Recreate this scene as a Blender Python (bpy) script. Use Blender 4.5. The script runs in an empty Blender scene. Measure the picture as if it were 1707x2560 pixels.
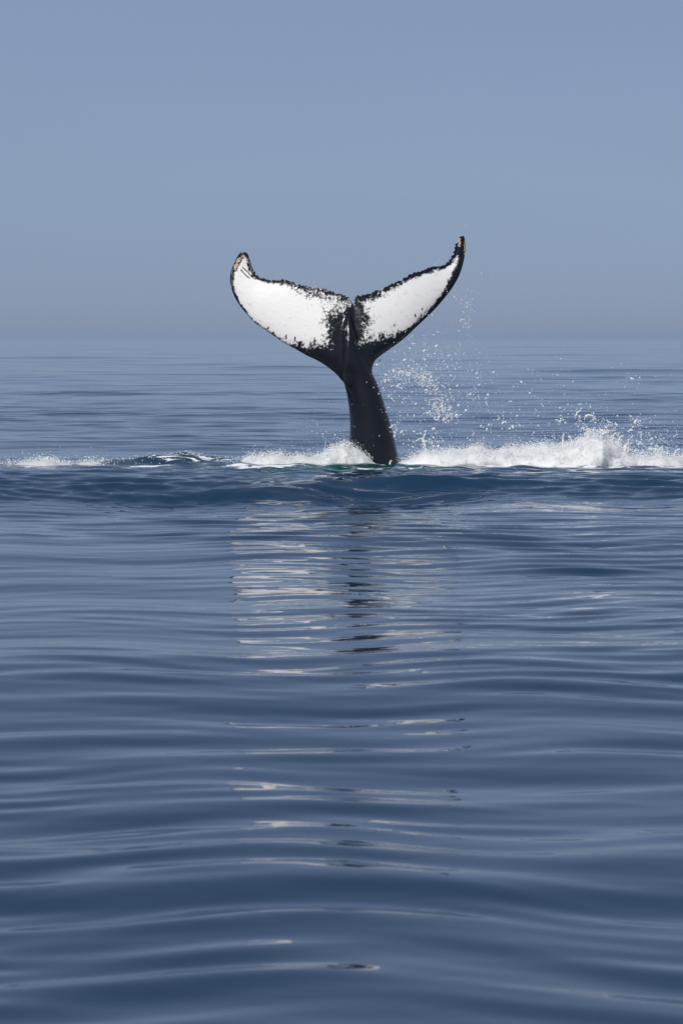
import bpy, bmesh, math, random
import numpy as np
from mathutils import Vector, Matrix
from mathutils.bvhtree import BVHTree

random.seed(7)
rng = np.random.default_rng(7)
scene = bpy.context.scene
COL = scene.collection
R = math.radians

# ------------------------------------------------------------------ camera
CAM_H = 2.145            # eye height above the mean sea level
DIST = 50.0            # distance to the whale
cam = bpy.data.cameras.new('camera')
cam_o = bpy.data.objects.new('camera', cam)
COL.objects.link(cam_o)
cam.sensor_fit = 'VERTICAL'
cam.sensor_height = 36.0
cam.lens = 105.5
cam.clip_start = 0.1
cam.clip_end = 40000
cam_o.location = (0, 0, CAM_H)
cam_o.rotation_euler = (R(90 - 3.385), 0, 0)
cam.dof.use_dof = True
cam.dof.focus_distance = DIST
cam.dof.aperture_fstop = 7.5
scene.camera = cam_o

# ------------------------------------------------------------------ sky and sun
SUN_EL, SUN_AZ = 42.0, 210.0      # azimuth clockwise from +Y: behind the camera, to its left
world = bpy.data.worlds.new('World')
scene.world = world
world.use_nodes = True
wt = world.node_tree
bg = wt.nodes['Background']
sky = wt.nodes.new('ShaderNodeTexSky')
sky.sky_type = 'NISHITA'
sky.sun_disc = False
sky.sun_elevation = R(SUN_EL)
sky.sun_rotation = R(SUN_AZ)
sky.air_density = 0.5
sky.dust_density = 1.0
sky.ozone_density = 3.0
# marine haze evens the sky out: softer falloff and one milky blue, the same all round
def sky_node(typ, **kw):
    x = wt.nodes.new(typ)
    for k_, v_ in kw.items(): setattr(x, k_, v_)
    return x
lum = sky_node('ShaderNodeRGBToBW'); wt.links.new(sky.outputs[0], lum.inputs[0])
pw = sky_node('ShaderNodeMath', operation='POWER'); wt.links.new(lum.outputs[0], pw.inputs[0]); pw.inputs[1].default_value = 0.34
inv = sky_node('ShaderNodeMath', operation='DIVIDE'); inv.inputs[0].default_value = 1.95; wt.links.new(lum.outputs[0], inv.inputs[1])
hue = sky_node('ShaderNodeVectorMath', operation='SCALE'); wt.links.new(sky.outputs[0], hue.inputs[0]); wt.links.new(inv.outputs[0], hue.inputs['Scale'])
mixc = sky_node('ShaderNodeMix', data_type='VECTOR'); mixc.inputs[0].default_value = 0.30
mixc.inputs[4].default_value = (1.67, 2.13, 3.08); wt.links.new(hue.outputs[0], mixc.inputs[5])
tint = sky_node('ShaderNodeVectorMath', operation='SCALE'); wt.links.new(mixc.outputs[1], tint.inputs[0])
wt.links.new(pw.outputs[0], tint.inputs['Scale'])
# faint uneven layers in the hazy air
gc = sky_node('ShaderNodeTexCoord'); gm = sky_node('ShaderNodeMapping'); gm.inputs['Scale'].default_value = (2.0, 2.0, 16.0)
wt.links.new(gc.outputs['Generated'], gm.inputs['Vector'])
gn = sky_node('ShaderNodeTexNoise'); gn.inputs['Scale'].default_value = 1.6; gn.inputs['Detail'].default_value = 3
wt.links.new(gm.outputs[0], gn.inputs['Vector'])
gr = sky_node('ShaderNodeMapRange'); gr.inputs['To Min'].default_value = 0.95; gr.inputs['To Max'].default_value = 1.05
wt.links.new(gn.outputs['Fac'], gr.inputs['Value'])
airy = sky_node('ShaderNodeVectorMath', operation='SCALE'); wt.links.new(tint.outputs[0], airy.inputs[0]); wt.links.new(gr.outputs[0], airy.inputs['Scale'])
wt.links.new(airy.outputs[0], bg.inputs[0])
bg.inputs[1].default_value = 0.10

sun = bpy.data.lights.new('sun', 'SUN')
sun.energy = 4.2
sun.angle = R(0.5)
sun.color = (1.0, 0.95, 0.88)
sun_o = bpy.data.objects.new('sun', sun)
COL.objects.link(sun_o)
sd = Vector((math.sin(R(SUN_AZ)) * math.cos(R(SUN_EL)), math.cos(R(SUN_AZ)) * math.cos(R(SUN_EL)), math.sin(R(SUN_EL))))
sun_o.rotation_euler = sd.to_track_quat('Z', 'Y').to_euler()
sun_o.location = (-20, -20, 30)

scene.view_settings.view_transform = 'Standard'
scene.view_settings.look = 'None'
scene.view_settings.exposure = 0.0
scene.view_settings.gamma = 1.0
scene.view_settings.use_curve_mapping = False
scene.cycles.volume_bounces = 1
scene.cycles.max_bounces = 8

# ------------------------------------------------------------------ helpers
def tag(o, label=None, cat=None, group=None, kind=None):
    if label: o['label'] = label
    if cat: o['category'] = cat
    if group: o['group'] = group
    if kind: o['kind'] = kind
    return o

def mesh_np(name, verts, faces, smooth=True):
    """mesh from numpy arrays; faces is an (n, 3|4) array or a list of such arrays"""
    if not isinstance(faces, list): faces = [faces]
    faces = [f for f in faces if len(f)]
    me = bpy.data.meshes.new(name)
    me.vertices.add(len(verts))
    me.vertices.foreach_set('co', np.asarray(verts, np.float32).ravel())
    loops = np.concatenate([f.ravel() for f in faces]).astype(np.int32)
    tot = np.concatenate([np.full(len(f), f.shape[1], np.int32) for f in faces])
    start = np.concatenate([[0], np.cumsum(tot)[:-1]]).astype(np.int32)
    me.loops.add(len(loops)); me.loops.foreach_set('vertex_index', loops)
    me.polygons.add(len(tot)); me.polygons.foreach_set('loop_start', start)
    me.polygons.foreach_set('loop_total', tot)
    me.update(calc_edges=True)
    me.polygons.foreach_set('use_smooth', np.full(len(tot), smooth, bool))
    return me

def obj(name, me, mat, parent=None):
    o = bpy.data.objects.new(name, me)
    COL.objects.link(o)
    if mat: me.materials.append(mat)
    if parent: o.parent = parent
    return o

def grid_faces(nr, nc, wrap=False):
    i = np.arange(nr - 1)[:, None]
    j = np.arange(nc if wrap else nc - 1)[None, :]
    a = i * nc + j
    b = i * nc + (j + 1) % nc
    return np.stack([a, b, b + nc, a + nc], -1).reshape(-1, 4)

def attr(me, name, vals):
    a = me.attributes.new(name, 'FLOAT', 'POINT')
    a.data.foreach_set('value', np.asarray(vals, np.float32))

def _hash(ix, iy, iz):
    h = (ix * 374761393 + iy * 668265263 + iz * 2147483647 * 0 + iz * 1274126177) & 0xffffffff
    h = ((h ^ (h >> 13)) * 1274126177) & 0xffffffff
    h = ((h ^ (h >> 16)) * 2246822519) & 0xffffffff
    return h ^ (h >> 15)

def noise3(p):
    """value-gradient noise, about -1..1"""
    p = np.asarray(p, np.float64)
    f0 = np.floor(p); f = p - f0
    i = f0.astype(np.int64)
    u = f * f * f * (f * (f * 6 - 15) + 10)
    out = np.zeros(len(p))
    for dx in (0, 1):
        wx = u[:, 0] if dx else 1 - u[:, 0]
        for dy in (0, 1):
            wy = u[:, 1] if dy else 1 - u[:, 1]
            for dz in (0, 1):
                wz = u[:, 2] if dz else 1 - u[:, 2]
                h = _hash(i[:, 0] + dx, i[:, 1] + dy, i[:, 2] + dz)
                g = np.stack([(h & 255) / 127.5 - 1, ((h >> 8) & 255) / 127.5 - 1, ((h >> 16) & 255) / 127.5 - 1], -1)
                d = g[:, 0] * (f[:, 0] - dx) + g[:, 1] * (f[:, 1] - dy) + g[:, 2] * (f[:, 2] - dz)
                out += wx * wy * wz * d
    return out * 1.4

def fbm(p, octaves=3, gain=0.5):
    p = np.asarray(p, np.float64)
    s = np.zeros(len(p)); a = 1.0
    for k in range(octaves):
        s += a * noise3(p * 2 ** k + 17.3 * k); a *= gain
    return s

def smooth01(x, a, b):
    t = np.clip((x - a) / (b - a), 0, 1)
    return t * t * (3 - 2 * t)

class Nodes:
    def __init__(self, name):
        self.m = bpy.data.materials.new(name); self.m.use_nodes = True
        self.t = self.m.node_tree
        self.b = self.t.nodes['Principled BSDF']
        self.out = self.t.nodes['Material Output']
    def n(self, typ, **kw):
        x = self.t.nodes.new(typ)
        for k, v in kw.items(): setattr(x, k, v)
        return x
    def l(self, a, b): self.t.links.new(a, b)
    def attr(self, name):
        return self.n('ShaderNodeAttribute', attribute_name=name).outputs['Fac']
    def math(self, op, a, b=None, c=None, clamp=False):
        x = self.n('ShaderNodeMath', operation=op, use_clamp=clamp)
        for i, v in enumerate((a, b, c)):
            if v is None: continue
            if isinstance(v, (int, float)): x.inputs[i].default_value = v
            else: self.l(v, x.inputs[i])
        return x.outputs[0]
    def mix(self, fac, a, b):
        x = self.n('ShaderNodeMix', data_type='RGBA')
        for sock, v in ((x.inputs[0], fac), (x.inputs[6], a), (x.inputs[7], b)):
            if isinstance(v, (tuple, float, int)):
                sock.default_value = (*v, 1) if isinstance(v, tuple) else v
            else: self.l(v, sock)
        return x.outputs[2]
    def coords(self, scale=(1, 1, 1)):
        tc = self.n('ShaderNodeTexCoord'); mp = self.n('ShaderNodeMapping')
        mp.inputs['Scale'].default_value = scale
        self.l(tc.outputs['Object'], mp.inputs['Vector'])
        return mp.outputs[0]
    def noise(self, vec, scale, detail=2, rough=0.5, dist=0.0):
        x = self.n('ShaderNodeTexNoise')
        x.inputs['Scale'].default_value = scale; x.inputs['Detail'].default_value = detail
        x.inputs['Roughness'].default_value = rough; x.inputs['Distortion'].default_value = dist
        self.l(vec, x.inputs['Vector'])
        return x.outputs['Fac']
    def ramp(self, fac, lo, hi):
        x = self.n('ShaderNodeMapRange', interpolation_type='SMOOTHSTEP')
        x.inputs['From Min'].default_value = lo; x.inputs['From Max'].default_value = hi
        self.l(fac, x.inputs['Value'])
        return x.outputs['Result']

# ------------------------------------------------------------------ sea
def bump1(x, c, w): return np.exp(-((x - c) / w) ** 2)

# wave trains: (wavelength m, rms slope share, heading spread)
WAVES = []
def train(n, lo, hi, slope, spread, mean=0.0):
    for k in range(n):
        lam = lo * (hi / lo) ** ((k + rng.random()) / n)
        th = R(mean + rng.normal(0, spread))
        kx, ky = 2 * math.pi / lam * math.sin(th), 2 * math.pi / lam * math.cos(th)
        amp = slope * math.sqrt(2 / n) * lam / (2 * math.pi)
        WAVES.append((lam, kx, ky, amp, rng.random() * 2 * math.pi))
train(8, 6.0, 20.0, 0.011, 9)
train(14, 1.6, 5.0, 0.018, 15, 2)
train(26, 0.42, 1.2, 0.064, 13, -3)
train(24, 0.24, 0.46, 0.016, 24)
PATCH = [(rng.uniform(0.05, 0.35), rng.uniform(0.15, 0.9), rng.random() * 6.3) for _ in range(8)]
def patchy(x, y):
    p = np.zeros_like(x)
    for a, b, ph in PATCH: p += np.sin(a * x + b * y + ph) * np.sin(0.7 * b * y - 0.8 * a * x + 2 * ph)
    return np.clip(1 + 0.30 * p, 0.40, 1.9)

def wave_height(x, y, step):
    """step: grid spacing along y, waves too short for the grid fade out"""
    z = np.zeros_like(x)
    # gentle patches of rougher and calmer water
    # the boat's own ripples lie on the near water; further out it is glassier
    patch = patchy(x, y) * (0.66 + 0.60 * smooth01(-y, -26, -15)) * (0.80 + 0.20 * smooth01(y, 10.5, 16))
    fine = 0.25 + 0.75 * smooth01(y, 10, 22)
    # crests bend to and fro together
    yw = y + 0.15 * np.sin(2.6 * x + 0.45 * y) + 0.14 * np.sin(1.5 * x - 0.30 * y + 2) + 0.2 * np.sin(0.5 * x + 0.21 * y + 4)
    for lam, kx, ky, amp, ph in WAVES:
        fade = smooth01(lam / step, 2.5, 5.0)
        th = kx * x + ky * yw + ph
        s = np.sin(th) + 0.24 * np.sin(2 * th)      # short steep face, long back
        w = s if lam > 1.7 else s * patch * (fine if lam < 0.5 else 1)
        z += amp * fade * w
    return z

keep_waves = list(WAVES); WAVES.clear(); train(26, 0.24, 1.0, 0.20, 24); CHOP = list(WAVES); WAVES[:] = keep_waves
# centre x, half width, distance, thickness, height
FAR = [(-1.5, 3.2, 79, 0.9, 0.12), (-8, 3.5, 82, 1.0, 0.10), (11, 3.5, 98, 1.3, 0.13), (-2.6, 1.6, 55.5, 0.5, 0.07), (6, 2.0, 66, 0.7, 0.06), (8, 4, 80, 0.9, 0.08),
       (-9, 3, 108, 1.2, 0.11), (3, 4, 120, 1.5, 0.12), (-14, 4, 150, 2, 0.16), (16, 6, 170, 2.2, 0.2), (-4, 5, 190, 2.5, 0.22), (-5.5, 2.2, 57, 0.5, 0.06),
       (-25, 8, 270, 4, 0.2), (22, 8, 300, 4, 0.2), (0, 9, 350, 5, 0.22), (-30, 10, 420, 6, 0.26), (30, 12, 480, 7, 0.3), (7, 9, 240, 3, 0.15)]
def local_water(x, y):
    """the raised wave the tail throws up, and the dip in front of it"""
    z = np.zeros_like(x)
    cr = 44.9 + 0.35 * np.sin(0.50 * x + 0.6) + 0.20 * np.sin(1.3 * x) + 0.10 * np.sin(2.9 * x + 1)
    a = 0.82 + 0.25 * np.sin(0.5 * x + 2.2) + 0.12 * np.sin(1.9 * x)
    ends = smooth01(x, -10.5, -6) * smooth01(-x, -11.5, -6.5) * 0.7 + 0.3
    side = 1 - 0.85 * bump1(x, -0.6, 3.6)
    z += ends * a * (0.10 * side * bump1(y, cr + 0.6, 1.3) - 0.25 * np.where(y > cr - 2.5, bump1(y, cr - 2.5, 1.25), bump1(y, cr - 2.5, 5.5)))
    z += ends * 0.075 * np.clip(a - 0.3 + 0.5 * np.sin(0.9 * x + 1), 0, 1.5) * bump1(y, cr - 1.3 + 0.35 * np.sin(0.7 * x + 1), 0.42)
    # short steep chop on that wave
    zone = ends * (bump1(y, cr - 1.2, 1.8) + 0.5 * bump1(y, 47.6, 1.6))
    for lam, kx, ky, amp, ph in CHOP: z += zone * amp * np.sin(kx * x + ky * y + ph)
    # swell crests further out
    for x0, wx, yy, wy, h in FAR: z += h * bump1(x, x0, wx) * bump1(y + 0.02 * (x - x0) ** 2 / wx, yy, wy)
    # broken ridge left of the tail
    rx = smooth01(x, -4.4, -3.2) * smooth01(-x, 1.2, 2.2)
    z += rx * (0.15 + 0.035 * np.sin(4.1 * x) + 0.02 * np.sin(9.3 * x)) * bump1(y, 49.9 + 0.15 * np.sin(2.2 * x), 0.42)
    # chop around the tail
    t = bump1(x, 0.2, 3.6) * bump1(y, 47.8, 2.6)
    z += t * 0.035 * (np.sin(5.1 * x + 2.2 * y) * np.sin(4.0 * y - 1.3 * x + 1) + 0.6 * np.sin(9 * x + 7 * y) * np.sin(8 * y - 3 * x))
    return z

def sea_rows():
    ys = [3.5]
    while ys[-1] < 9000:
        d = ys[-1]
        if d < 18: s = 0.034
        elif d < 62: s = 0.034 + (d - 18) / 44 * 0.034
        else: s = 0.068 * (d / 62) ** 1.45
        ys.append(d + min(s, d * 0.06))
    back = [-6000, -2000, -700, -250, -100, -45, -20, -10, -5, -2, 0, 1.2, 2.2, 3.0]
    return np.array(back + ys)

def sea_cols():
    f = np.linspace(-1, 1, 311)
    out = 1 + np.cumsum(0.007 * 1.30 ** np.arange(1, 24))
    return np.concatenate([-out[::-1], f, out])

ys, us = sea_rows(), sea_cols()
half = 2.5 + 0.128 * np.maximum(ys, 0) + 0.2 * np.maximum(-ys, 0)
X = us[None, :] * half[:, None]
Y = np.repeat(ys[:, None], len(us), 1)
dy = np.gradient(ys)[:, None] + np.abs(np.gradient(us)[None, :] * half[:, None]) * 0.3
Z = np.zeros_like(X)
live = (ys > -25) & (ys < 2500)
Z[live] = wave_height(X[live], Y[live], dy[live])
near = (ys > 30) & (ys < 700)
Z[near] += local_water(X[near], Y[near])
hither = (ys > 4) & (ys < 24)       # low wake swells close to the boat
xh, yh = X[hither], Y[hither]
for yc_, wy_, h_, tilt, bow in ((6.3, 1.75, 0.17, 0.05, 0.0), (12.0, 0.7, 0.045, -0.07, 0.01), (15.2, 0.6, 0.024, 0.12, -0.01), (19.4, 0.5, 0.016, -0.10, 0.01)):
    Z[hither] += h_ * bump1(yh + tilt * xh + bow * xh ** 2 + 0.12 * np.sin(2.3 * xh + yc_) + 0.07 * np.sin(4.9 * xh + 2 * yc_), yc_, wy_) * (1 + 0.3 * np.sin(1.3 * xh + 2.1 * yc_))
print('sea grid', X.shape)

foam_mask = np.zeros_like(X); green = np.zeros_like(X)
xn, yn = X[near], Y[near]
fm = np.zeros_like(xn)
wob = 0.35 * np.sin(1.3 * xn + 1) + 0.2 * np.sin(3.1 * xn)
def streak_mask(x0, wx, y0, wy, h): return h * bump1(xn, x0, wx) * bump1(yn + 0.5 * wob, y0, wy)
for a_ in ((-1.3, 1.7, 48.6, 0.9, .66), (0.7, 1.6, 47.9, 1.2, .56), (1.2, 0.8, 49.3, 0.7, .66), (3.4, 2.2, 48.5, 0.6, .68), (5.8, 1.6, 48.6, 0.5, .64), (-3.2, 1.0, 48.7, 0.6, .58),
           (-4.9, 1.0, 48.9, 0.4, .62), (-0.6, 1.2, 46.6, 0.45, .56), (1.6, 1.1, 46.2, 0.4, .56), (-0.3, 0.9, 45.3, 0.4, .52), (-2.0, 0.8, 47.2, 0.4, .54), (0.4, 1.4, 44.3, 0.4, .47)):
    fm = np.maximum(fm, streak_mask(*a_))
fm = np.maximum(fm, 0.72 * bump1(xn, 0.75, 0.62) * bump1(yn, 49.45, 0.28))
fm = np.maximum(fm, 0.56 * smooth01(xn, -4.4, -3.4) * smooth01(-xn, 0.9, 1.6) * bump1(yn, 49.9, 0.7))
foam_mask[near] = fm
green[near] = np.maximum(bump1(xn, 0.0, 2.0) * bump1(yn, 48.3, 2.0), 0.2 * bump1(xn, -2.5, 2.5) * bump1(yn, 49.3, 1.2))

me = mesh_np('sea', np.stack([X, Y, Z], -1).reshape(-1, 3), grid_faces(*X.shape))
attr(me, 'foam', foam_mask.ravel()); attr(me, 'green', green.ravel())

def sea_material():
    k = Nodes('sea water')
    b = k.b
    v = k.coords((0.55, 1, 1))
    lace = k.noise(k.coords((0.5, 0.9, 2.0)), 4.6, 6, 0.66, 1.5)
    f = k.ramp(k.math('ADD', k.attr('foam'), k.math('SUBTRACT', lace, 1.0)), 0.02, 0.14)
    f = k.math('MULTIPLY', f, k.math('GREATER_THAN', k.attr('foam'), 0.02))
    deep = k.mix(k.attr('green'), (0.006, 0.026, 0.058), (0.006, 0.050, 0.046))
    k.l(k.mix(f, deep, (0.74, 0.78, 0.80)), b.inputs['Base Color'])
    k.l(k.math('MULTIPLY_ADD', f, 0.6, 0.018), b.inputs['Roughness'])
    b.inputs['IOR'].default_value = 1.33
    bp = k.n('ShaderNodeBump'); bp.inputs['Strength'].default_value = 1.0
    bp.inputs['Distance'].default_value = 0.0022
    h = k.math('ADD', k.noise(v, 3.6, 2, 0.45, 0.3), k.math('MULTIPLY', k.noise(v, 11.0, 1, 0.5), 0.18))
    k.l(h, bp.inputs['Height'])
    k.l(bp.outputs[0], b.inputs['Normal'])
    return k.m
tag(obj('sea', me, sea_material()), kind='structure')

# ------------------------------------------------------------------ whale
PX = 680 / 1568 / 150          # metres per unit of the tracing
def UX(u): return (540 + np.asarray(u, float) * 680 / 1568 - 853.5) / 150
def VZ(v): return (1158 - (560 + np.asarray(v, float) * 680 / 1568)) / 150

LEFT = [((800,900),(800,485)),((735,915),(790,464)),((690,866),(760,434)),((640,822),(725,417)),((580,785),(680,405)),
 ((520,757),(630,391)),((460,722),(580,381)),((400,690),(530,371)),((340,650),(480,356)),((285,612),(430,337)),
 ((230,575),(375,333)),((190,535),(320,332)),((150,490),(270,326)),((118,445),(237,306)),((95,400),(214,282)),
 ((80,350),(200,257)),((76,310),(191,237)),((82,270),(188,217)),((97,232),(188,200)),((110,203),(186,184)),
 ((128,172),(176,166)),((142,160),(166,160))]
RIGHT = [((800,920),(780,485)),((860,915),(796,464)),((897,865),(812,437)),((903,825),(835,422)),((915,793),(872,414)),
 ((945,762),(910,401)),((985,733),(950,384)),((1035,698),(1000,360)),((1085,660),(1060,335)),((1135,613),(1120,305)),
 ((1185,567),(1180,280)),((1240,515),(1235,257)),((1285,468),(1290,248)),((1330,415),(1330,236)),((1368,365),(1354,220)),
 ((1398,315),(1370,197)),((1418,270),(1380,173)),((1432,225),(1387,150)),((1441,180),(1393,130)),((1446,140),(1399,105)),
 ((1444,95),(1404,78)),((1438,62),(1412,66))]

def resample(pts, n):
    """smooth curve through the points (Catmull-Rom), n samples, even in the point index"""
    p = np.array(pts, float)
    q = np.vstack([2 * p[0] - p[1], p, 2 * p[-1] - p[-2]])
    t = np.linspace(0, len(p) - 1 - 1e-9, n)
    i = t.astype(int); f = (t - i)[:, None]
    a, b, c, d = q[i], q[i + 1], q[i + 2], q[i + 3]
    return 0.5 * (2 * b + (c - a) * f + (2 * a - 5 * b + 4 * c - d) * f ** 2 + (3 * b - a - 3 * c + d) * f ** 3)

def depth_of(u, v):
    """how far the fluke blade lies behind (+) or before (-) the whale's plane"""
    w = np.asarray(u, float) - 790
    z = (920 - np.asarray(v, float)) * PX
    left = np.clip(-w / 700, 0, 1.1); right = np.clip(w / 650, 0, 1.1)
    return 0.10 * z + 0.05 + 0.28 * left ** 2 + 0.55 * right ** 1.5

def lobe(pairs, seed):
    n, m = 420, 34
    L = resample([p[0] for p in pairs], n); T = resample([p[1] for p in pairs], n)
    t = np.linspace(0, 1, n)
    # teeth of the trailing edge
    r = np.random.default_rng(seed)
    arc = np.concatenate([[0], np.cumsum(np.linalg.norm(np.diff(T, axis=0), axis=1))])
    tooth = np.zeros(n); a = 30.0
    while a < arc[-1] - 40:
        w = r.uniform(8, 17); h = r.uniform(10, 21) * (0.6 + 0.4 * r.random())
        d = (arc - a) / w
        tooth = np.maximum(tooth, h * np.clip(1 - np.abs(d + 0.25 * d * d), 0, 1) ** 0.8)
        a += w * r.uniform(1.1, 2.3)
    tooth += 2.5 * np.sin(arc / 19 + seed) + 2.0 * np.sin(arc / 43 + seed)
    tooth *= smooth01(arc, 20, 60) * smooth01(-arc, -arc[-1] + 10, -arc[-1] + 60) 
    tg = np.gradient(T, axis=0); tg /= np.linalg.norm(tg, axis=1)[:, None] + 1e-9
    nr = np.stack([tg[:, 1], -tg[:, 0]], -1)
    if np.mean(((T - L) * nr).sum(1)) < 0: nr = -nr
    T0 = T
    s = (1 - np.cos(np.linspace(0, math.pi, m))) / 2
    hm = np.interp(t, [0, 0.05, 0.12, 0.3, 0.6, 0.85, 1], [0.05, 0.12, 0.14, 0.105, 0.07, 0.05, 0.025])
    prof = 2.6 * np.sqrt(s) * (1 - s) ** 0.9 * 0.75 + 0.0
    prof = prof / prof.max()
    P = L[:, None] * (1 - s[None, :, None]) + T0[:, None] * s[None, :, None]
    P = P + nr[:, None] * tooth[:, None, None] * smooth01(s, 0.86, 0.995)[None, :, None]
    yc = depth_of(P[..., 0], P[..., 1])
    th = np.maximum(hm[:, None] * prof[None, :], 0.014 * (s[None, :] > 0.02))
    front = np.stack([UX(P[..., 0]), yc - th, VZ(P[..., 1])], -1)
    back = np.stack([UX(P[..., 0]), yc + th, VZ(P[..., 1])], -1)
    ring = np.concatenate([front, back[:, ::-1]], 1)
    nc = ring.shape[1]
    f = grid_faces(n, nc, True)
    v = ring.reshape(-1, 3)
    caps = []
    k = len(v)
    v = np.vstack([v, ring[0].mean(0), ring[-1].mean(0)])
    j = np.arange(nc)
    caps = np.concatenate([np.stack([np.full(nc, k), (j + 1) % nc, j], -1),
                           np.stack([np.full(nc, k + 1), (n - 1) * nc + j, (n - 1) * nc + (j + 1) % nc], -1)])
    return v, f, caps

# tail stock: v, left u, right u, half depth, depth of its axis
STOCK = [(1640,735,1120,.50,.30),(1500,750,1085,.47,.24),(1370,760,1057,.43,.20),(1300,766,1043,.41,.19),(1220,770,1025,.39,.18),
 (1130,770,1002,.36,.17),(1060,765,979,.34,.16),(980,752,954,.32,.15),(920,738,932,.30,.14),(860,728,900,.27,.11),
 (800,726,868,.25,.08),(740,726,842,.21,.05),(680,728,818,.175,.04),(620,732,802,.13,.04),(570,742,786,.08,.05),(530,752,776,.03,.06)]
def stock():
    c = resample(STOCK, 160)
    m = 64
    a = np.linspace(0, 2 * math.pi, m, endpoint=False)
    ca, sa = np.cos(a), np.sin(a)
    hw = (c[:, 2] - c[:, 1]) / 2 * PX
    cx = UX((c[:, 1] + c[:, 2]) / 2)
    x = cx[:, None] + hw[:, None] * ca[None]
    y = c[:, 4][:, None] + c[:, 3][:, None] * np.sign(sa) * np.abs(sa[None]) ** 1.0
    # keel along the underside, left of the middle
    z = np.repeat(VZ(c[:, 0])[:, None], m, 1)
    v = np.stack([x, y, z], -1)
    f = grid_faces(160, m, True); k = 160 * m
    vv = np.vstack([v.reshape(-1, 3), v[0].mean(0), v[-1].mean(0)])
    j = np.arange(m)
    caps = np.concatenate([np.stack([np.full(m, k), j, (j + 1) % m], -1),
                           np.stack([np.full(m, k + 1), 159 * m + (j + 1) % m, 159 * m + j], -1)])
    return vv, f, caps
KEEL = [(1060,800,.03,.16),(990,775,.05,.03),(930,762,.07,-.09),(860,757,.075,-.09),(800,757,.075,-.10),(720,762,.07,-.085),(650,765,.055,-.065),(590,767,.04,-.02),(550,768,.02,.03)]
def keel():
    c = resample(KEEL, 90); m = 24
    a = np.linspace(0, 2 * math.pi, m, endpoint=False)
    x = UX(c[:, 1])[:, None] + c[:, 2][:, None] * np.cos(a)[None]
    y = c[:, 3][:, None] + c[:, 2][:, None] * 1.1 * np.sin(a)[None]
    z = np.repeat(VZ(c[:, 0])[:, None], m, 1)
    f = grid_faces(90, m, True); k = 90 * m
    v = np.stack([x, y, z], -1).reshape(-1, 3)
    vv = np.vstack([v, v[:m].mean(0), v[-m:].mean(0)])
    j = np.arange(m)
    caps = np.concatenate([np.stack([np.full(m, k), j, (j + 1) % m], -1),
                           np.stack([np.full(m, k + 1), 89 * m + (j + 1) % m, 89 * m + j], -1)])
    return vv, f, caps

def join(parts):
    V, Q, T, k = [], [], [], 0
    for v, q, t in parts:
        V.append(v); Q.append(q + k); T.append(t + k); k += len(v)
    return np.vstack(V), [np.vstack(Q), np.vstack(T)]

raw = mesh_np('whale_raw', *join([lobe(LEFT, 3), lobe(RIGHT, 5), stock(), keel()]))
bm = bmesh.new(); bm.from_mesh(raw)
bmesh.ops.recalc_face_normals(bm, faces=bm.faces); bm.to_mesh(raw); bm.free()
tmp = bpy.data.objects.new('whale_raw', raw); COL.objects.link(tmp)
md = tmp.modifiers.new('remesh', 'REMESH'); md.mode = 'VOXEL'; md.voxel_size = 0.0078; md.use_smooth_shade = True
ms = tmp.modifiers.new('smooth', 'SMOOTH'); ms.factor = 0.5; ms.iterations = 1
dg = bpy.context.evaluated_depsgraph_get()
body = bpy.data.meshes.new_from_object(tmp.evaluated_get(dg))
bpy.data.objects.remove(tmp); bpy.data.meshes.remove(raw)
body.name = 'whale'
body.materials.clear()
nv = len(body.vertices)
co = np.empty(nv * 3, np.float32); body.vertices.foreach_get('co', co); co = co.reshape(-1, 3).astype(float)
nm = np.empty(nv * 3, np.float32); body.vertices.foreach_get('normal', nm); nm = nm.reshape(-1, 3)
print('whale verts', nv)
U = (co[:, 0] * 150 + 853.5 - 540) * 1568 / 680
Vv = (1158 - co[:, 2] * 150 - 560) * 1568 / 680

# smooth the join of stock, keel and flukes (away from the thin edges)
ed = np.empty(len(body.edges) * 2, np.int32); body.edges.foreach_get('vertices', ed); ed = ed.reshape(-1, 2)
deg = np.bincount(ed.ravel(), minlength=nv)[:, None]
wgt = np.maximum(smooth01(-np.abs(U - 800), -150, -90) * smooth01(Vv, 455, 500), smooth01(Vv, 860, 930))[:, None]
for _ in range(130):
    acc = np.stack([np.bincount(ed[:, 0], co[ed[:, 1], a], nv) + np.bincount(ed[:, 1], co[ed[:, 0], a], nv) for a in range(3)], -1)
    co += wgt * 0.6 * (acc / deg - co)
body.vertices.foreach_set('co', co.astype(np.float32).ravel()); body.update()
body.vertices.foreach_get('normal', nmf := np.empty(nv * 3, np.float32)); nm = nmf.reshape(-1, 3)
WL = [(128,245),(150,200),(172,190),(178,215),(182,255),(212,305),(250,326),(300,341),(380,346),(430,352),(500,385),(570,402),(650,420),
 (720,437),(760,455),(745,490),(700,500),(655,525),(642,560),(650,620),(640,690),(590,707),(520,702),(470,697),(430,692),(380,668),
 (320,630),(260,592),(205,545),(158,490),(124,430),(103,380),(95,330),(102,285)]
WR = [(850,455),(885,430),(950,402),(1030,367),(1120,320),(1200,285),(1260,264),(1320,254),(1360,230),(1385,190),(1404,178),(1397,230),
 (1368,280),(1346,330),(1318,385),(1276,440),(1220,505),(1150,570),(1090,615),(1020,645),(960,655),(900,662),(852,675),(850,640),
 (865,590),(882,540),(862,500)]
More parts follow.
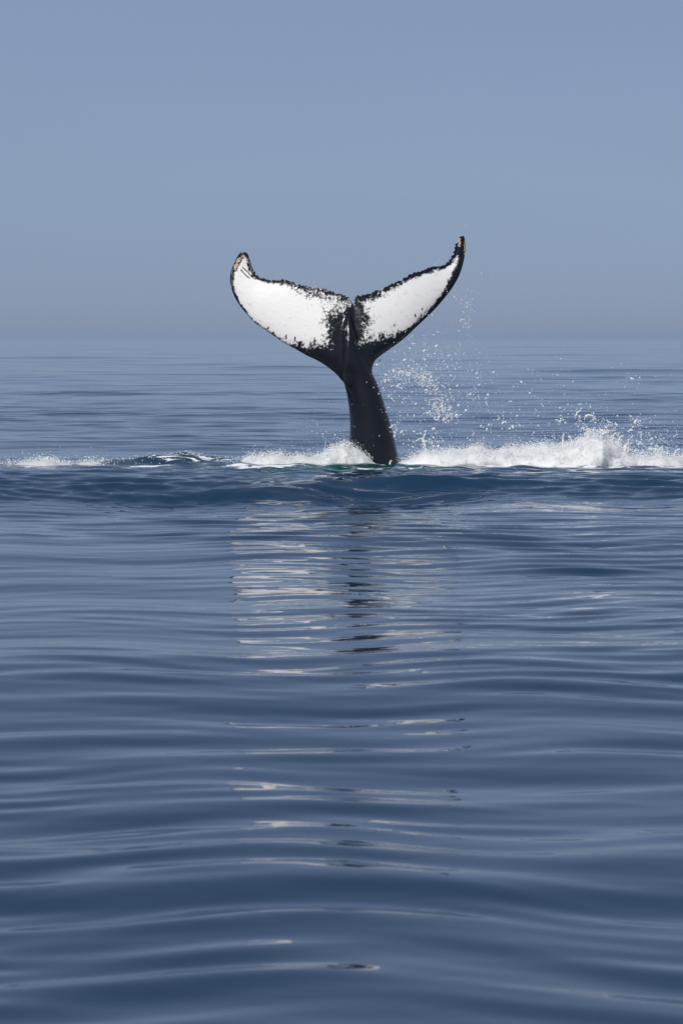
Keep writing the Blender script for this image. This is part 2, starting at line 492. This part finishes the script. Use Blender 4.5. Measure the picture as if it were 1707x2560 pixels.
def sdf(poly, x, y):
    p = np.array(poly, float); q = np.roll(p, -1, 0)
    d = np.full(len(x), 1e9); ins = np.zeros(len(x), bool)
    for (ax, ay), (bx, by) in zip(p, q):
        ex, ey = bx - ax, by - ay
        t = np.clip(((x - ax) * ex + (y - ay) * ey) / (ex * ex + ey * ey), 0, 1)
        d = np.minimum(d, np.hypot(x - ax - t * ex, y - ay - t * ey))
        c = ((ay > y) != (by > y)) & (x < (bx - ax) * (y - ay) / (by - ay + 1e-12) + ax)
        ins ^= c
    return np.where(ins, d, -d)
def seg_d(pts, x, y):
    d = np.full(len(x), 1e9)
    for (ax, ay), (bx, by) in zip(pts[:-1], pts[1:]):
        ex, ey = bx - ax, by - ay
        t = np.clip(((x - ax) * ex + (y - ay) * ey) / (ex * ex + ey * ey), 0, 1)
        d = np.minimum(d, np.hypot(x - ax - t * ex, y - ay - t * ey))
    return d
P3 = np.stack([U, Vv, np.zeros(nv)], -1)
n1 = fbm(P3 / 50, 2); n2 = fbm(P3 / 17 + 5, 2); n3 = fbm(P3 / 7.0 + 9, 3, 0.7)
streak = fbm(np.stack([U / 11 + Vv / 40, Vv / 55, U * 0], -1) + 3, 2)
fL = np.interp(U, [90, 350, 500, 620], [9, 12, 52, 64]) * np.interp(Vv, [480, 640], [1.0, 0.9])
fR = np.interp(U, [860, 960, 1080], [58, 44, 13])
sp = 0.55 * n1 + 0.80 * n2 + 0.62 * n3
wl = sdf(WL, U, Vv) / fL
low = smooth01(Vv - (1300 - U) * 0.0, 0, 1)
wr = sdf(WR, U, Vv) / fR
W = np.maximum(wl - 0.22 + sp * 1.0, wr - 0.20 + sp * 1.0)
# upright scratches over the lower edge of the right blade
lowR = np.clip(1 - np.abs(sdf(WR, U, Vv)) / 34, 0, 1) * (U > 930) * (Vv > 470)
W -= 2.6 * lowR * np.clip(streak - 0.18, 0, 1)
lowL = np.clip(1 - np.abs(sdf(WL, U, Vv)) / 30, 0, 1) * (U < 600) * (Vv > 560)
W -= 2.4 * lowL * np.clip(streak - 0.22, 0, 1)
for pts in ([(152,250),(180,275),(205,305),(225,318)], [(140,262),(165,290),(190,312)]):
    W = np.minimum(W, seg_d(pts, U, Vv) / 1.6 - 2.0 + 0.6 * n2)
for cx, cy in ((1190,490),(1185,525),(1150,530),(1030,585),(1050,615),(300,600),(330,630),(405,655),(455,665)):
    W = np.minimum(W, np.hypot((U - cx) * 1.4, (Vv - cy) * 0.55) / 6 - 1.0 + 1.1 * n2)
# pale scars on the black skin
S = np.full(nv, -9.0)
for cx, cy, rx, ry in ((752,605,20,28),(760,655,14,42),(785,1035,12,10),(783,1282,12,34),(790,1165,16,9),(868,908,5,8),(905,1218,7,6),(852,1200,6,5),(770,1300,8,14)):
    S = np.maximum(S, 1 - np.hypot((U - cx) / rx, (Vv - cy) / ry) + 1.1 * (n2 * 0.6 + n3 * 0.7) - 0.55)
S = np.maximum(S, (1.2 - seg_d([(662,665),(670,620),(690,580),(725,555)], U, Vv) / 1.8) * 0.30 - 0.12 + 0.15 * n2)
front = smooth01(-nm[:, 1], -0.15, 0.15)
body_front = np.where(Vv > 560, 1.0, front)
white = smooth01(W, -0.42, 0.36)
grey = smooth01(fbm(np.stack([U / 60 + Vv / 90, Vv / 26 - U / 50, U * 0], -1) + 31, 4, 0.6), 0.25, 1.1) * 0.22 + 0.10 * smooth01(n3, 0.5, 1.2)
white *= 1 - grey
white *= front
scar = smooth01(S, 0.0, 0.5) * front
attr(body, 'white', white); attr(body, 'scar', scar * 0.75)

def skin_material():
    k = Nodes('whale skin'); b = k.b
    v = k.coords()
    mott = k.noise(v, 7, 4, 0.6)
    blk = k.mix(mott, (0.002, 0.002, 0.003), (0.007, 0.0075, 0.010))
    wht = k.mix(k.noise(v, 3.0, 3, 0.5), (0.65, 0.65, 0.655), (0.70, 0.695, 0.68))
    c = k.mix(k.attr('white'), blk, wht)
    c = k.mix(k.attr('scar'), c, (0.42, 0.43, 0.45))
    k.l(c, b.inputs['Base Color'])
    k.l(k.math('MULTIPLY_ADD', k.attr('white'), 0.30, 0.21), b.inputs['Roughness'])
    b.inputs['Specular IOR Level'].default_value = 0.32
    bp = k.n('ShaderNodeBump'); bp.inputs['Strength'].default_value = 0.45; bp.inputs['Distance'].default_value = 0.008
    k.l(k.noise(k.coords((1.0, 1.0, 2.2)), 7, 4, 0.6), bp.inputs['Height']); k.l(bp.outputs[0], b.inputs['Normal'])
    return k.m
whale = obj('whale', body, skin_material())
whale.location = (0, DIST, 0)
tag(whale, 'black whale tail raised from the sea with white undersides of its flukes', 'whale')

# barnacles on the fluke tips
def barnacle_mesh():
    rings = [(1.0, 0.0), (0.86, 0.45), (0.58, 0.82), (0.40, 0.80), (0.22, 0.45)]
    v, f = [], []
    m = 8
    for r_, h in rings:
        for j in range(m):
            a = 2 * math.pi * j / m
            q = r_ * (1 + (0.10 if j % 2 else -0.06))
            v.append((q * math.cos(a), q * math.sin(a), h))
    me = mesh_np('barnacle', np.array(v), grid_faces(len(rings), m, True))
    return me
k = Nodes('barnacle shell')
k.l(k.mix(k.noise(k.coords(), 2.2, 3, 0.6), (0.26, 0.18, 0.11), (0.66, 0.56, 0.43)), k.b.inputs['Base Color'])
k.b.inputs['Roughness'].default_value = 0.7
bm_me = barnacle_mesh(); bm_me.materials.append(k.m)
tree = BVHTree.FromPolygons([Vector(c) for c in co], [tuple(p.vertices) for p in body.polygons])
spots = []
for i in range(46):
    t = random.random()
    bx = np.interp(t, [0, .35, .7, 1], [100, 110, 130, 150]); by = np.interp(t, [0, .35, .7, 1], [262, 225, 195, 172])
    spots.append((bx + random.uniform(-2, 26) * (0.6 + 0.4 * t), by + random.uniform(-8, 12), random.uniform(3.4, 7.2)))
spots += [(1411, 82, 8), (1408, 96, 9), (1411, 111, 8.5), (1414, 101, 6), (1404, 120, 6), (1412, 124, 5)]
for i in range(12): spots.append((1440 + random.uniform(-3, 3), 92 + i * 7, random.uniform(3.5, 5.5)))
for i in range(10): spots.append((184 + i * 3.0 + random.uniform(-4, 4), 205 + i * 9.5, random.uniform(2.5, 4)))
for i in range(9): spots.append((84 + random.uniform(0, 9), 262 + i * 13, random.uniform(2.5, 4.5)))
for u, v, r_ in spots:
    hit = tree.ray_cast(Vector((float(UX(u)), -3, float(VZ(v)))), Vector((0, 1, 0)))
    if hit[0] is None: continue
    o = bpy.data.objects.new('barnacle', bm_me); COL.objects.link(o); o.parent = whale
    q = hit[1].to_track_quat('Z', 'Y')
    s = r_ * PX
    o.matrix_local = Matrix.Translation(hit[0] - hit[1] * 0.003) @ q.to_matrix().to_4x4() @ Matrix.Diagonal((s, s, s * 0.8, 1))

# ------------------------------------------------------------------ foam and spray
def ico(sub):
    b = bmesh.new(); bmesh.ops.create_icosphere(b, subdivisions=sub, radius=1.0)
    v = np.array([x.co[:] for x in b.verts]); f = np.array([[w.index for w in x.verts] for x in b.faces]); b.free()
    return v, f
ICO1, ICO2 = ico(1), ico(2)

def blobs(P, rad, stretch=None, base=ICO1):
    """one small blob of water at each point; stretch: (n, 3) axis scale"""
    bv, bf = base
    n = len(P)
    s = np.ones((n, 3)) if stretch is None else stretch
    rot = rng.normal(size=(n, 4)); rot /= np.linalg.norm(rot, axis=1)[:, None]
    w, x, y, z = rot.T
    M = np.stack([1 - 2 * (y * y + z * z), 2 * (x * y - z * w), 2 * (x * z + y * w), 2 * (x * y + z * w), 1 - 2 * (x * x + z * z), 2 * (y * z - x * w),
                  2 * (x * z - y * w), 2 * (y * z + x * w), 1 - 2 * (x * x + y * y)], -1).reshape(n, 3, 3)
    V = np.einsum('nij,nkj->nki', M, bv[None] * (rad[:, None] * s)[:, None, :]) + P[:, None]
    F = bf[None] + (np.arange(n) * len(bv))[:, None, None]
    return V.reshape(-1, 3), F.reshape(-1, 3)

class Pile:
    def __init__(self): self.V, self.F, self.k = [], [], 0
    def add(self, v, f):
        self.V.append(v); self.F.append(f + self.k); self.k += len(v)
    def drops(self, P, r_, **kw):
        if len(P): self.add(*blobs(np.asarray(P, float), np.asarray(r_, float), **kw))
    def mesh(self, name):
        q = [f for f in self.F if f.shape[1] == 4]; t = [f for f in self.F if f.shape[1] == 3]
        return mesh_np(name, np.vstack(self.V), [np.vstack(a) for a in (q, t) if a])

def strand(pile, pts, r0, r1, n=None):
    """a thread of thrown water: beads along a curve, thinning out and breaking up"""
    L = sum(np.linalg.norm(np.array(b) - np.array(a)) for a, b in zip(pts[:-1], pts[1:]))
    n = n or max(6, int(L / (0.30 * (r0 + r1) / 2)))
    c = resample(pts, n) + rng.normal(0, 0.22 * (r0 + r1) / 2, (n, 3))
    r_ = 0.72 * np.linspace(r0, r1, n) * rng.uniform(0.55, 1.25, n)
    pile.drops(c, r_)

k = Nodes('foam')
n_ = k.noise(k.coords(), 9.0, 3, 0.6)
k.l(k.mix(n_, (0.90, 0.92, 0.93), (0.96, 0.965, 0.97)), k.b.inputs['Base Color'])
k.b.inputs['Roughness'].default_value = 0.55
k.b.inputs['Specular IOR Level'].default_value = 0.25
tr = k.n('ShaderNodeBsdfTranslucent'); tr.inputs[0].default_value = (0.95, 0.97, 0.97, 1)
mx = k.n('ShaderNodeMixShader'); mx.inputs[0].default_value = 0.45
k.l(k.b.outputs[0], mx.inputs[1]); k.l(tr.outputs[0], mx.inputs[2]); k.l(mx.outputs[0], k.out.inputs['Surface'])
FOAM = k.m
k = Nodes('spray')
k.b.inputs['Base Color'].default_value = (0.84, 0.87, 0.90, 1)
k.b.inputs['Roughness'].default_value = 0.22
tr = k.n('ShaderNodeBsdfTranslucent'); tr.inputs[0].default_value = (0.9, 0.92, 0.95, 1)
mx = k.n('ShaderNodeMixShader'); mx.inputs[0].default_value = 0.3
k.l(k.b.outputs[0], mx.inputs[1]); k.l(tr.outputs[0], mx.inputs[2])
gl = k.n('ShaderNodeBsdfTransparent'); m2 = k.n('ShaderNodeMixShader'); m2.inputs[0].default_value = 0.20   # drops are partly clear
k.l(mx.outputs[0], m2.inputs[1]); k.l(gl.outputs[0], m2.inputs[2]); k.l(m2.outputs[0], k.out.inputs['Surface'])
SPRAY = k.m

def foam_bank(name, prof, y0, depth, nblob, spikes, label, base_z=-0.02):
    """prof: (x, height) outline of the bank along the sea"""
    pile = Pile()
    px, ph = np.array(prof).T
    xs = np.arange(px[0], px[-1], 0.03); m = 40
    th = np.linspace(0, math.pi, m)
    Xg, Tg = np.meshgrid(xs, th, indexing='ij')
    H = np.interp(Xg, px, ph) * (1 + 0.22 * noise3(np.stack([Xg * 2.6, 0 * Xg, 0 * Xg + 3], -1).reshape(-1, 3)).reshape(Xg.shape))
    yb = y0 + 0.12 * np.sin(1.7 * Xg) + 0.08 * np.sin(4.3 * Xg + 1)
    dp = depth * (0.35 + 0.65 * np.clip(H / max(ph), 0, 1))
    Yg = yb - np.cos(Tg) * dp
    Zg = base_z - 0.06 + np.sin(Tg) ** 0.8 * (H + 0.06)
    P = np.stack([Xg, Yg, Zg], -1).reshape(-1, 3)
    nz = fbm(P * np.array([2.4, 2.2, 2.2]), 4, 0.48) + 0.10 * noise3(P * np.array([26, 8, 9]))
    amp = 0.13 * np.clip(H.ravel() / 0.3, 0.25, 1.3)
    N = np.stack([0 * Xg, -np.cos(Tg), np.sin(Tg) * 0.8], -1).reshape(-1, 3)
    P2 = P + N * (nz * amp)[:, None]
    P2[:, 0] += 0.05 * noise3(P * 6)
    pile.add(P2, grid_faces(len(xs), m))
    # froth over the bank
    w = np.repeat(np.interp(xs, px, ph) + 0.03, m) * (0.25 + np.clip(N[:, 2], 0, 1) ** 3); w /= w.sum()
    nblob = int(nblob * 0.45)
    idx = rng.choice(len(P2), nblob, p=w)
    q = P2[idx] + N[idx] * rng.exponential(0.022, nblob)[:, None] + rng.normal(0, 0.02, (nblob, 3))
    q[:, 2] += rng.exponential(0.014, nblob) * (rng.random(nblob) < 0.5) * 2
    pile.drops(q, rng.uniform(0.003, 0.008, nblob))
    # thrown fingers of water along the top
    for sx, n, hh in spikes:
        for i in range(n):
            x = sx + rng.normal(0, 0.16)
            h0 = np.interp(x, px, ph)
            y = y0 + rng.normal(0, 0.15)
            h = hh * rng.uniform(0.3, 1); dx = rng.normal(0.08, 0.3) * h
            a = (x, y, base_z + h0 * 0.8)
            strand(pile, [a, (x + dx * 0.4, y, a[2] + h * 0.6), (x + dx, y - 0.02, a[2] + h), (x + dx * 1.8, y - 0.03, a[2] + h * 1.05)], 0.024, 0.008)
    return tag(obj(name, pile.mesh(name), FOAM), label, 'foam', kind='stuff')

def ZX(u): return (900 + u * 807 / 1568 - 853.5) / 150
foam_bank('foam', [(ZX(180), .03), (ZX(270), .16), (ZX(330), .21), (ZX(430), .25), (ZX(500), .29), (ZX(560), .29), (ZX(660), .27), (ZX(760), .29), (ZX(900), .32),
                   (ZX(1030), .37), (ZX(1110), .45), (ZX(1180), .43), (ZX(1240), .34), (ZX(1310), .22), (ZX(1420), .17), (ZX(1568), .15), (6.8, .1), (8.2, 0.02)],
          49.7, 0.95, 30000, [(ZX(1110), 9, .30), (ZX(1180), 9, .24), (ZX(1240), 8, .22), (ZX(1040), 6, .16), (ZX(700), 3, .10), (ZX(1430), 8, .18), (ZX(300), 4, .12), (ZX(900), 4, .1)],
          'thick white bank of foam thrown up to the right of the whale tail')
def LX(u): return (u * 0.6378 - 853.5) / 150
foam_bank('foam', [(LX(930), .02), (LX(985), .15), (LX(1060), .17), (LX(1150), .15), (LX(1220), .14), (LX(1265), .18), (LX(1300), .28), (LX(1350), .33), (LX(1420), .22), (LX(1470), .05)],
          49.75, 0.55, 9000, [(LX(1270), 5, .10), (LX(1330), 7, .14), (LX(1000), 3, .05)],
          'low rounded foam wave breaking against the left of the whale tail')
foam_bank('foam', [(-8.5, .0), (-6.8, .03), (LX(0), .03), (LX(60), .03), (LX(120), .05), (LX(190), .09), (LX(240), .06), (LX(300), .03), (LX(360), .06), (LX(400), .045), (LX(450), .03), (LX(520), .0)],
          49.6, 0.45, 9000, [(LX(185), 6, .10), (LX(365), 4, .09), (LX(230), 4, .06), (LX(20), 4, .08), (LX(290), 3, .05)],
          'thin strip of white froth on the water far left of the tail')
# lace on the dark ridge left of the tail
pile = Pile()
n = 700
x = rng.uniform(-4.0, -1.3, n); y = 49.9 + 0.15 * np.sin(2.2 * x) + rng.normal(0, 0.28, n)
d = fbm(np.stack([x * 2.6, y * 5, 0 * x], -1), 4, 0.6)
keep = np.abs(d) < 0.13 + 0.2 * rng.random(n) * (rng.random(n) < 0.15)
x, y = x[keep], y[keep]
z = wave_height(x, y, np.full_like(x, 0.16)) + local_water(x, y) + rng.exponential(0.012, len(x))
pile.drops(np.stack([x, y, z], -1), rng.uniform(0.004, 0.010, len(x)), stretch=np.tile([1.6, 1, 0.7], (len(x), 1)))
tag(obj('foam', pile.mesh('foam'), FOAM), 'lacy specks of foam on the dark ridge of water left of the tail', 'foam', kind='stuff')

def spray(name, clusters, strands, label, yc=DIST):
    pile = Pile()
    P, r_ = [], []
    for cx, cz, sx, sz, n, rm in clusters:
        n = int(n * 1.2)
        p = np.stack([cx + rng.normal(0, sx, n), yc + rng.normal(0, 0.35, n), cz + rng.normal(0, sz, n)], -1)
        P.append(p); r_.append(np.clip(0.40 * rm * rng.lognormal(0, 0.62, n), 0.0025, 0.022))
    P = np.vstack(P); r_ = np.concatenate(r_)
    ok = P[:, 2] > 0.03
    P, r_ = P[ok], r_[ok]
    st = np.stack([rng.uniform(1, 2.0, len(P)), np.ones(len(P)), np.ones(len(P)) * 0.85], -1)
    pile.drops(P, r_, stretch=st, base=ICO2)
    for pts, a, b in strands: strand(pile, pts, a, b)
    return tag(obj(name, pile.mesh(name), SPRAY), label, 'spray', kind='stuff')

def S4(u, v, dy=0.0): return (ZX(u), DIST + dy, (1158 - (840 + v * 807 / 1568)) / 150)
def c4(u, v, su, sv, n, r_):
    x, _, z = S4(u, v); s = 807 / 1568 / 150
    return (x, z, su * s, sv * s, n, r_)
main = [c4(180,185,45,25,90,.013), c4(250,180,50,40,160,.014), c4(310,210,28,20,110,.018), c4(345,245,20,22,60,.015), c4(280,150,80,60,200,.010),
        c4(380,330,38,24,110,.017), c4(385,375,40,22,110,.017), c4(430,390,22,22,60,.016), c4(420,260,70,60,160,.011), c4(540,260,40,60,120,.010),
        c4(200,290,50,60,130,.011), c4(300,330,110,90,240,.008), c4(420,130,70,55,90,.010), c4(470,120,40,40,40,.011), c4(250,60,60,70,60,.010),
        c4(280,500,60,28,90,.014), c4(360,505,50,25,70,.012), c4(450,480,120,40,110,.008), c4(170,450,14,28,60,.014), c4(650,300,90,90,120,.010), c4(670,420,60,40,50,.012),
        c4(120,170,40,40,80,.010), c4(160,240,40,24,70,.013)]
spray('spray', main, [([S4(318,555), S4(312,520), S4(308,490), S4(320,462)], .026, .012), ([S4(312,515), S4(300,500), S4(285,500), S4(270,510)], .018, .009),
      ([S4(355,345), S4(372,350), S4(385,365), S4(395,352), S4(408,350)], .018, .012), ([S4(415,352), S4(432,350), S4(440,362)], .018, .009),
      ([S4(375,378), S4(395,372), S4(410,360)], .016, .010), ([S4(420,400), S4(428,390), S4(448,392)], .018, .010), ([S4(365,300), S4(385,310), S4(405,320)], .016, .012),
      ([S4(180,180), S4(205,172), S4(240,180)], .015, .010), ([S4(285,205), S4(310,190), S4(322,212)], .018, .013), ([S4(150,245), S4(165,240)], .016, .012)],
      'white spray of droplets falling between the tail stock and the foam bank')
right = [c4(1070,320,14,22,14,.013), c4(1030,385,26,16,30,.013), c4(1090,440,20,30,60,.016), c4(1130,465,28,14,60,.017), c4(1150,410,45,25,50,.013), c4(1205,430,14,16,22,.015),
         c4(1170,480,60,30,140,.011), c4(1270,490,60,34,110,.011), c4(1330,440,26,26,60,.012), c4(1430,520,80,36,220,.010), c4(1450,470,80,40,120,.009), c4(1340,405,14,10,14,.014),
         c4(1560,500,90,40,160,.010), c4(1000,450,140,60,130,.007), c4(965,408,20,10,16,.015), c4(1450,420,110,40,70,.008), c4(740,430,30,14,14,.015),
         c4(980,150,70,50,40,.010), c4(1310,200,40,50,26,.011), c4(1100,300,160,90,90,.008), c4(870,350,90,90,80,.008), c4(800,470,120,40,80,.007), c4(1440,545,40,12,80,.013)]
spray('spray', right, [([S4(1048,385), S4(1052,370), S4(1066,362), S4(1074,350)], .022, .012), ([S4(1090,392), S4(1108,384), S4(1128,388), S4(1142,405)], .022, .022),
      ([S4(1075,440), S4(1090,455), S4(1118,462), S4(1150,464)], .02, .014), ([S4(1150,455), S4(1155,470)], .022, .014), ([S4(1240,510), S4(1262,505), S4(1275,520), S4(1262,540)], .022, .014),
      ([S4(1205,520), S4(1220,505), S4(1232,520)], .022, .014), ([S4(1330,412), S4(1346,402)], .018, .010)],
      'white spray flung above the tall right end of the foam bank', 49.8)
def c1(u, v, su, sv, n, r_): return (float(UX(u)), float(VZ(v)), su * PX, sv * PX, n, r_)
spray('spray', [c1(1400,410,35,22,26,.008), c1(1440,480,28,45,60,.010), c1(1445,590,20,40,34,.009), c1(1440,30,14,14,10,.006), c1(1500,330,40,90,22,.006), c1(1200,670,20,40,26,.011),
                c1(1130,680,14,40,22,.011), c1(1270,600,60,60,34,.008), c1(1300,700,100,50,60,.009), c1(1270,225,20,8,6,.007), c1(1250,640,120,80,50,.006)],
      [], 'fine droplets hanging in the air under the right fluke')
spray('spray', [c1(520,345,70,12,34,.006), c1(615,350,20,10,8,.006), c1(460,325,12,12,6,.006), c1(175,150,20,14,8,.005), c1(300,250,90,60,12,.004)],
      [], 'few fine droplets above the trailing edge of the left fluke', 49.9)
spray('spray', [c1(600,1200,120,70,60,.006), c1(500,914,3,3,1,.012), c1(600,1090,70,60,30,.006), c1(670,1240,35,30,30,.008), c1(420,1260,160,30,40,.006)],
      [], 'scattered tiny droplets over the water left of the tail stock', 49.9)

# ------------------------------------------------------------------ sea air
bm = bmesh.new()
bmesh.ops.create_cube(bm, size=1.0)
for v in bm.verts:
    v.co = Vector((v.co.x * 40000, v.co.y * 40000, -1.6 if v.co.z < 0 else 4.6))
hz = bpy.data.meshes.new('haze'); bm.to_mesh(hz); bm.free()
hm = bpy.data.materials.new('haze'); hm.use_nodes = True
ht = hm.node_tree
ht.nodes.remove(ht.nodes['Principled BSDF'])
pv = ht.nodes.new('ShaderNodeVolumePrincipled')
pv.inputs['Color'].default_value = (0.60, 0.745, 0.96, 1)
pv.inputs['Density'].default_value = 0.00035
pv.inputs['Anisotropy'].default_value = 0.15
ht.links.new(pv.outputs[0], ht.nodes['Material Output'].inputs['Volume'])
ho = obj('haze', hz, hm)
tag(ho, kind='stuff')
